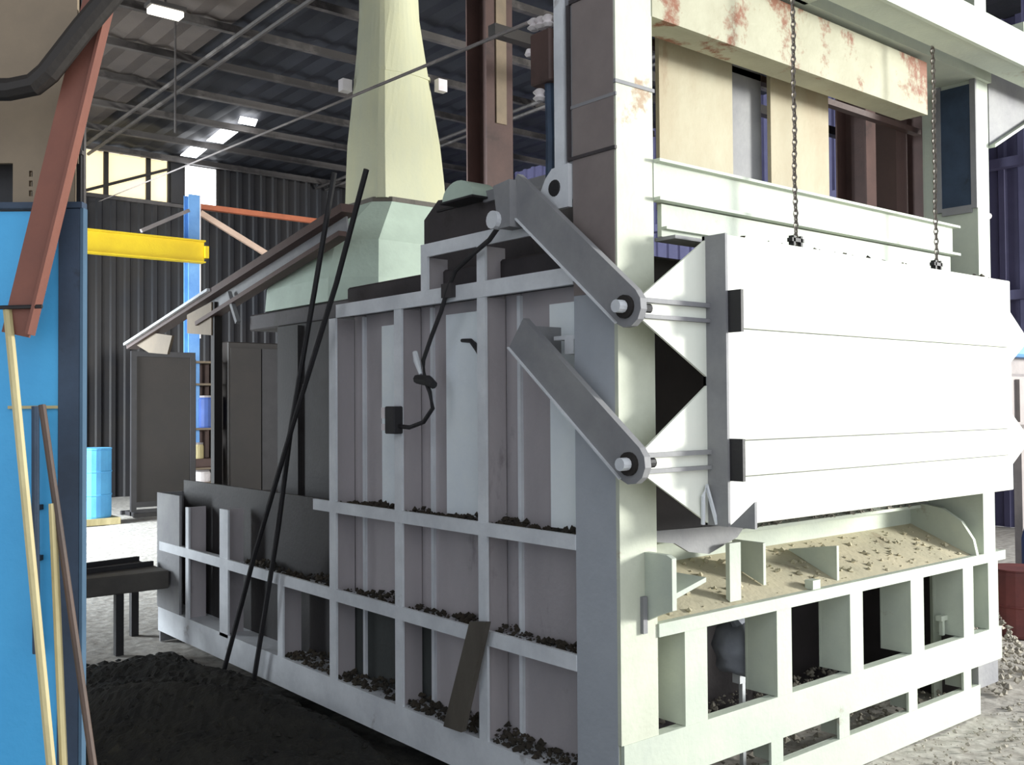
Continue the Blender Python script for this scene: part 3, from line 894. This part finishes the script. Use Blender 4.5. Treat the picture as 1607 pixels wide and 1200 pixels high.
ai = thing('angle_iron', 'red oxide angle iron leaning across the front of the blue partition', 'steel bar', (-2.0, -0.36, 1.7))
a0 = Vector((-2.022, -0.350, 1.743)); a1 = Vector((-1.876, -0.434, 2.50))
fin('flange', beam_between(a0, a1, 0.054, 0.006, Vector((0.77, -0.64, 0))), 'red_oxide', ai)
off = Vector((0.77, -0.64, 0)) * 0.027
fin('upturned_leg', beam_between(a0 + off, a1 + off, 0.006, 0.03, Vector((0.77, -0.64, 0))), 'red_oxide', ai)
fin('hanger_bolt', tube([(-2.05, -0.34, 1.795), (-1.985, -0.39, 1.797)], 0.004, 6), 'black_iron', ai)

dk = fin('bent_pipe', tube([(-2.45, -0.01, 2.218), (-2.035, -0.354, 2.217), (-2.00, -0.383, 2.226), (-1.979, -0.401, 2.248), (-1.928, -0.446, 2.334), (-1.84, -0.52, 2.47)], 0.022, 10), 'dark_brown')
tag(dk, 'dark bent pipe rising over the slotted sheet in the top left corner', 'pipe')

rod('wooden_stick', [(-2.035, -0.341, 1.793), (-1.958, -0.715, 0.0)], 0.0085, 'wood_pale',
    'long pale wooden stick leaning on the blue partition from the angle iron down', 'stick', 'sticks leaning on the blue partition')
rod('wooden_stick', [(-1.973, -0.42, 1.419), (-1.982, -0.687, 0.0)], 0.0075, 'wood_pale',
    'shorter pale wooden stick leaning next to the navy upright handle', 'stick', 'sticks leaning on the blue partition')
rod('brown_stick', [(-1.982, -0.38, 1.607), (-1.858, -0.75, 0.0)], 0.007, 'rod',
    'thin rusty bar leaning over the navy corner post', 'bar', 'sticks leaning on the blue partition')

# ------------------------------------------------------------------ behind on the left
bn = thing('low_bench', 'low dark steel bench beyond the rear end of the furnace base', 'bench', (-0.3, 4.5, 0.0))
fin('bench_top', bx(-1.3, -0.015, 4.15, 4.75, 0.40, 0.52, 0.008), 'concrete_slab', bn)
for x, y in ((-1.2, 4.2), (-0.33, 4.2), (-0.06, 4.7), (-1.2, 4.7)):
    fin('leg', bx(x - 0.025, x + 0.025, y - 0.025, y + 0.025, 0.0, 0.40), 'black_iron', bn)
for a, b in (((-1.2, 4.5, 0.537), (-0.03, 4.70, 0.537)), ((-1.2, 4.3, 0.537), (-0.03, 4.42, 0.537))):
    o = fin('black_bar', beam_between(a, b, 0.03, 0.03), 'black_iron')
    tag(o, 'black steel bar lying on the low bench, %s' % ('the rear one' if a[1] > 4.4 else 'the front one'), 'bar', 'bars on the low bench')

dr = thing('oil_drum', 'light blue oil drum on the bright floor beyond the blue partition', 'drum', (1.80, 12.0, 0.0))
fin('drum_body', lathe([(0.27, 0.0), (0.28, 0.02), (0.28, 0.30), (0.29, 0.315), (0.28, 0.33), (0.28, 0.62), (0.29, 0.635), (0.28, 0.65), (0.28, 0.93), (0.27, 0.95)], (1.84, 12.0, 0.09), 28), 'drum_blue', dr, smooth=False)
fin('drum_rim', lathe([(0.285, 0.0), (0.285, 0.02)], (1.84, 12.0, 1.03), 28), 'drum_blue', dr)
fin('pallet', bx(1.50, 2.16, 11.7, 12.3, 0.0, 0.09), 'wood_pale', dr)

sc = thing('dark_screen', 'dark framed sheet screen standing in front of the far wall', 'screen', (3.1, 12.6, 0.0))
fin('frame', boxes((2.60, 2.68, 12.57, 12.63, 0.0, 2.45), (3.50, 3.58, 12.57, 12.63, 0.0, 2.45), (2.68, 3.50, 12.57, 12.63, 2.37, 2.45), (2.68, 3.50, 12.57, 12.63, 0.12, 0.2)), 'black_iron', sc)
fin('sheet', bx(2.68, 3.50, 12.59, 12.61, 0.2, 2.37), 'dark_brown', sc)
fin('foot', boxes((2.55, 3.62, 12.3, 12.36, 0.0, 0.06), (2.55, 3.62, 12.84, 12.9, 0.0, 0.06), (2.60, 2.66, 12.36, 12.84, 0.0, 0.06), (3.52, 3.58, 12.36, 12.84, 0.0, 0.06)), 'black_iron', sc)

sh = thing('storage_rack', 'narrow brown rack with clutter next to the dark screen', 'rack', (3.85, 12.8, 0.0))
for x in (3.62, 4.06):
    for y in (12.72, 13.1):
        fin('post', bx(x - 0.02, x + 0.02, y - 0.02, y + 0.02, 0.0, 2.35), 'dark_brown', sh)
for z in (0.40, 1.25, 1.95, 2.3):
    fin('shelf', bx(3.60, 4.08, 12.70, 13.12, z, z + 0.03), 'board_brown', sh)
fin('back_sheet', bx(3.60, 4.08, 13.12, 13.14, 0.3, 2.35), 'brown_steel', sh)


def jar(name, c, r, h, mat, label, cat):
    t = thing(name, label, cat, c)
    fin('can_body', lathe([(r * 0.95, 0), (r, 0.02), (r, h - 0.03), (r * 0.9, h)], c, 16), mat, t)
    fin('lid', lathe([(r * 0.92, 0), (r * 0.92, 0.03)], (c[0], c[1], c[2] + h), 16), 'machine_grey', t)


jar('paint_can', (3.92, 12.9, 1.28), 0.15, 0.48, 'bottle_blue', 'blue can on the middle shelf of the brown rack', 'can')
jar('white_tub', (3.80, 12.9, 0.43), 0.15, 0.16, 'white_ceramic', 'white tub on the lowest shelf of the brown rack', 'tub')
jar('yellow_tub', (3.73, 12.85, 0.80), 0.09, 0.22, 'wood_pale', 'small yellowish tub on a box in the brown rack', 'tub')
o = fin('wooden_box', bx(3.64, 4.04, 12.76, 13.06, 0.66, 0.80, 0.01), 'brown_steel')
tag(o, 'brown wooden box under the small yellowish tub in the rack', 'box')
fin('shelf', bx(3.60, 4.08, 12.70, 13.12, 0.63, 0.66), 'board_brown', sh)

cb = thing('dark_cupboard', 'tall dark brown cupboard behind the furnace, right of the rack', 'cupboard', (4.75, 12.9, 0.0))
fin('carcass', bx(4.16, 5.3, 12.7, 13.3, 0.0, 2.65, 0.015), 'dark_brown', cb)
fin('door', bx(4.20, 4.72, 12.67, 12.70, 0.1, 2.55), 'dark_brown', cb)
fin('door', bx(4.74, 5.26, 12.67, 12.70, 0.1, 2.55), 'black_iron', cb)

cr = thing('crane_beam', 'yellow crane beam running across the far end of the shed', 'crane beam', (1.0, 12.8, 3.88))
fin('web', bx(-3.0, 3.80, 12.77, 12.80, 3.89, 4.22), 'yellow', cr)
fin('flange', bx(-3.0, 3.80, 12.70, 12.87, 4.21, 4.235), 'yellow', cr)
fin('flange', bx(-3.0, 3.80, 12.70, 12.87, 3.88, 3.90), 'yellow', cr)
fin('end_stop', bx(3.80, 3.86, 12.72, 12.85, 3.96, 4.15), 'yellow', cr)

bc = thing('blue_column', 'pale blue steel column carrying the yellow crane beam', 'column', (3.69, 13.0, 0.0))
fin('shaft', boxes((3.60, 3.78, 12.90, 12.92, 0.0, 4.98), (3.60, 3.78, 13.08, 13.10, 0.0, 4.98), (3.68, 3.70, 12.92, 13.08, 0.0, 4.98)), 'blue_column', bc)
fin('lit_edge', bx(3.78, 3.80, 12.90, 13.10, 2.7, 4.98), 'white_ceramic', bc)  # white strip paints the daylight on the column's edge
fin('base_plate', bx(3.56, 3.82, 12.86, 13.14, 0.0, 0.02), 'blue_column', bc)
o = fin('crossbar', boxes((3.80, 6.3, 12.95, 13.0, 4.80, 4.86), (3.80, 6.3, 12.95, 13.05, 4.78, 4.80)), 'orange')
tag(o, 'thin orange primed crossbar running right from the blue column', 'bar')
o = fin('diagonal_brace', beam_between((3.83, 13.0, 4.72), (5.05, 13.0, 4.13), 0.09, 0.06), 'orange_light')
tag(o, 'pale primed diagonal brace sloping down from the blue column', 'brace')
o = fin('diagonal_brace', beam_between((3.57, 12.82, 4.70), (2.75, 12.6, 4.26), 0.05, 0.05), 'machine_grey')
tag(o, 'thin grey diagonal brace above the yellow crane beam', 'brace')


def h_column(x, y, w, label, zt=6.4, mat='brown_steel'):
    t = thing('building_column', label, 'column', (x, y, 0), 0, 'brown building columns')
    fin('flange', bx(x - w / 2, x + w / 2, y - w / 2, y - w / 2 + 0.02, 0, zt), mat, t)
    fin('flange', bx(x - w / 2, x + w / 2, y + w / 2 - 0.02, y + w / 2, 0, zt), mat, t)
    fin('web', bx(x - 0.01, x + 0.01, y - w / 2 + 0.02, y + w / 2 - 0.02, 0, zt), mat, t)
    fin('base_plate', bx(x - w / 2 - 0.05, x + w / 2 + 0.05, y - w / 2 - 0.05, y + w / 2 + 0.05, 0, 0.02), mat, t)
    return t


c1 = h_column(4.2, 6.0, 0.36, 'brown building column rising behind the furnace just right of the chimney')
fin('lit_strip', bx(4.14, 4.28, 5.80, 5.82, 4.62, 6.4), 'board_brown', c1)  # paler strip puts the sunlit part of the column into colour
h_column(8.25, 4.0, 0.40, 'brown building column seen in the middle of the upper furnace opening')
h_column(9.68, 4.0, 0.42, 'brown building column seen at the right side of the upper furnace opening')
tp = fin('thin_post', boxes((3.60, 3.68, 1.0, 1.02, 0.0, 3.38), (3.68, 3.72, 1.0, 1.06, 0.0, 3.38)), 'paint')
tag(tp, 'thin pale post standing behind the furnace, seen through the upper opening', 'post')
o = fin('wall_pipe', boxes((3.0, 10.3, 4.4, 4.5, 4.9, 5.0)), 'dark_brown')
tag(o, 'dark horizontal tie beam behind the furnace between brown columns', 'beam')

lp = thing('ceiling_lamp', 'cream lit lamp hanging from the roof at the top left', 'lamp', (1.72, 8.9, 6.1))
fin('housing', bx(1.52, 1.94, 8.80, 9.0, 6.20, 6.25), 'purlin', lp)
fin('diffuser', bx(1.54, 1.92, 8.82, 8.98, 6.13, 6.20, 0.01), 'lamp_glow', lp)
fin('hanger', tube([(1.73, 8.9, 6.25), (1.73, 8.9, 6.38)], 0.012, 6), 'purlin', lp)

# ------------------------------------------------------------------ right edge
rc = thing('blue_grey_column', 'bluish grey steel column at the right edge beyond the furnace', 'column', (5.78, 0.9, 0.0))
fin('flange', bx(5.66, 5.90, 0.80, 0.82, 0.0, 6.4), 'wall_right', rc)
fin('flange', bx(5.66, 5.90, 1.00, 1.02, 0.0, 6.4), 'wall_right', rc)
fin('web', bx(5.77, 5.79, 0.82, 1.0, 0.0, 6.4), 'wall_right', rc)
rb = thing('red_barrel', 'dull red barrel on the floor beyond the right end of the furnace', 'barrel', (4.55, 0.62, 0.0))
fin('barrel_body', lathe([(0.20, 0), (0.21, 0.02), (0.21, 0.2), (0.22, 0.21), (0.21, 0.22), (0.21, 0.42), (0.20, 0.44)], (4.62, 0.66, 0), 22), 'red_paint', rb)
fin('barrel_lid', lathe([(0.19, 0), (0.19, 0.015)], (4.62, 0.66, 0.44), 22), 'red_paint', rb)
gc = thing('gas_cylinder', 'blue gas cylinder standing beyond the right end of the furnace', 'gas cylinder', (5.1, 0.5, 0.0))
fin('cylinder_body', lathe([(0.10, 0), (0.11, 0.02), (0.11, 0.62), (0.09, 0.70), (0.04, 0.75), (0.03, 0.78)], (4.98, 0.68, 0), 18), 'bottle_blue', gc)
fin('valve', lathe([(0.02, 0), (0.03, 0.02), (0.02, 0.06)], (4.98, 0.68, 0.78), 10), 'machine_grey', gc)
gm = thing('grey_machine', 'grey machine housing on legs behind the right edge of the door', 'machine', (5.0, 0.5, 0.0))
fin('housing', bx(4.62, 5.4, 0.70, 1.2, 1.42, 1.80, 0.02), 'machine_grey', gm)
fin('ridge', bx(4.70, 4.74, 0.67, 0.70, 1.46, 1.76), 'machine_grey', gm)
fin('cap', bx(4.60, 5.4, 0.68, 1.2, 1.92, 2.05, 0.02), 'blue_column', gm)
fin('neck', bx(4.75, 5.25, 0.80, 1.1, 1.80, 1.92), 'machine_grey', gm)
for x in (4.70, 5.32):
    fin('leg', bx(x - 0.03, x + 0.03, 0.92, 0.98, 0.0, 1.42), 'machine_grey', gm)

# ------------------------------------------------------------------ loose stuff on the ground
sack = bm_new()
bmesh.ops.create_icosphere(sack, subdivisions=3, radius=1)
for v in sack.verts:
    n = 1 + 0.12 * math.sin(v.co.x * 5 + 1) * math.cos(v.co.y * 6) + 0.1 * math.sin(v.co.z * 7)
    v.co = Vector((v.co.x * 0.13 * n, v.co.y * 0.12 * n, v.co.z * 0.10 * n + (0.05 if v.co.z > 0.3 else 0))) + Vector((1.03, 0.27, 0.53))
bag = thing('ash_sack', 'lumpy grey sack hung on a post inside the front base frame', 'sack', (1.05, 0.33, 0.0))
fin('sack_body', sack, 'bag', bag, smooth=True)
fin('tied_neck', tube([(1.02, 0.27, 0.60), (0.99, 0.26, 0.66), (0.94, 0.25, 0.70)], [0.05, 0.035, 0.025], 8), 'bag', bag)
fin('post', boxes((1.01, 1.03, 0.26, 0.28, 0.0, 0.45), (0.98, 1.05, 0.25, 0.29, 0.40, 0.44)), 'rib_paint', bag)
tb = thing('t_bolt', 'small pale T bolt standing on the low front beam', 'bolt', (2.436, 0.1, 0.415))
fin('shank', bx(2.425, 2.447, 0.09, 0.11, 0.415, 0.49), 'paint', tb)
fin('head', bx(2.405, 2.467, 0.085, 0.115, 0.49, 0.515), 'paint', tb)


def mound(x, y):
    d = ((x + 0.45) / 0.55) ** 2 + ((y - 2.45) / 1.6) ** 2
    return max(0.0, 0.20 * (1 - d)) * (0.8 + 0.2 * math.sin(x * 9 + y * 5)) - 0.005


bm = bm_new()
n1, n2 = 36, 72
g = [[bm.verts.new((-1.05 + 1.03 * i / n1, 0.75 + 3.35 * j / n2, mound(-1.05 + 1.03 * i / n1, 0.75 + 3.35 * j / n2) + rnd.uniform(-0.006, 0.012))) for j in range(n2 + 1)] for i in range(n1 + 1)]
for i in range(n1):
    for j in range(n2):
        bm.faces.new((g[i][j], g[i + 1][j], g[i + 1][j + 1], g[i][j + 1]))
rr = random.Random(11)
lump = scatter((-1.5, -0.02, 0.6, 4.0), 1500, 0.004, 0.022, 11, lambda x, y: max(0.0, mound(x, y)))
tmp = bpy.data.meshes.new('lumps')
lump.to_mesh(tmp)
lump.free()
bm.from_mesh(tmp)
bpy.data.meshes.remove(tmp)
o = fin('soot_heap', bm, 'soot')
tag(o, 'low black heap of sooty earth and clinker along the furnace side', 'dirt', kind='stuff')
o = fin('floor_rubble', scatter((0.8, 3.6, -0.75, -0.02), 1100, 0.004, 0.018, 12, lambda x, y: 0.0), 'rubble')
tag(o, 'pale gravel scattered on the floor before the furnace', 'rubble', kind='stuff')
o = fin('inner_rubble', scatter((0.25, 2.75, 0.17, 0.88), 1200, 0.005, 0.028, 13, lambda x, y: 0.0 + 0.10 * y), 'rubble')
tag(o, 'broken refractory rubble lying inside the front base frame', 'rubble', kind='stuff')
o = fin('scrap_rubble', scatter((3.0, 3.7, 0.05, 0.6), 700, 0.008, 0.03, 14, lambda x, y: 0.0 + 0.4 * math.exp(-((x - 3.35) / 0.2) ** 2 - ((y - 0.3) / 0.2) ** 2)), 'rubble')
tag(o, 'pale rubble heap beyond the right end of the base frame', 'rubble', kind='stuff')
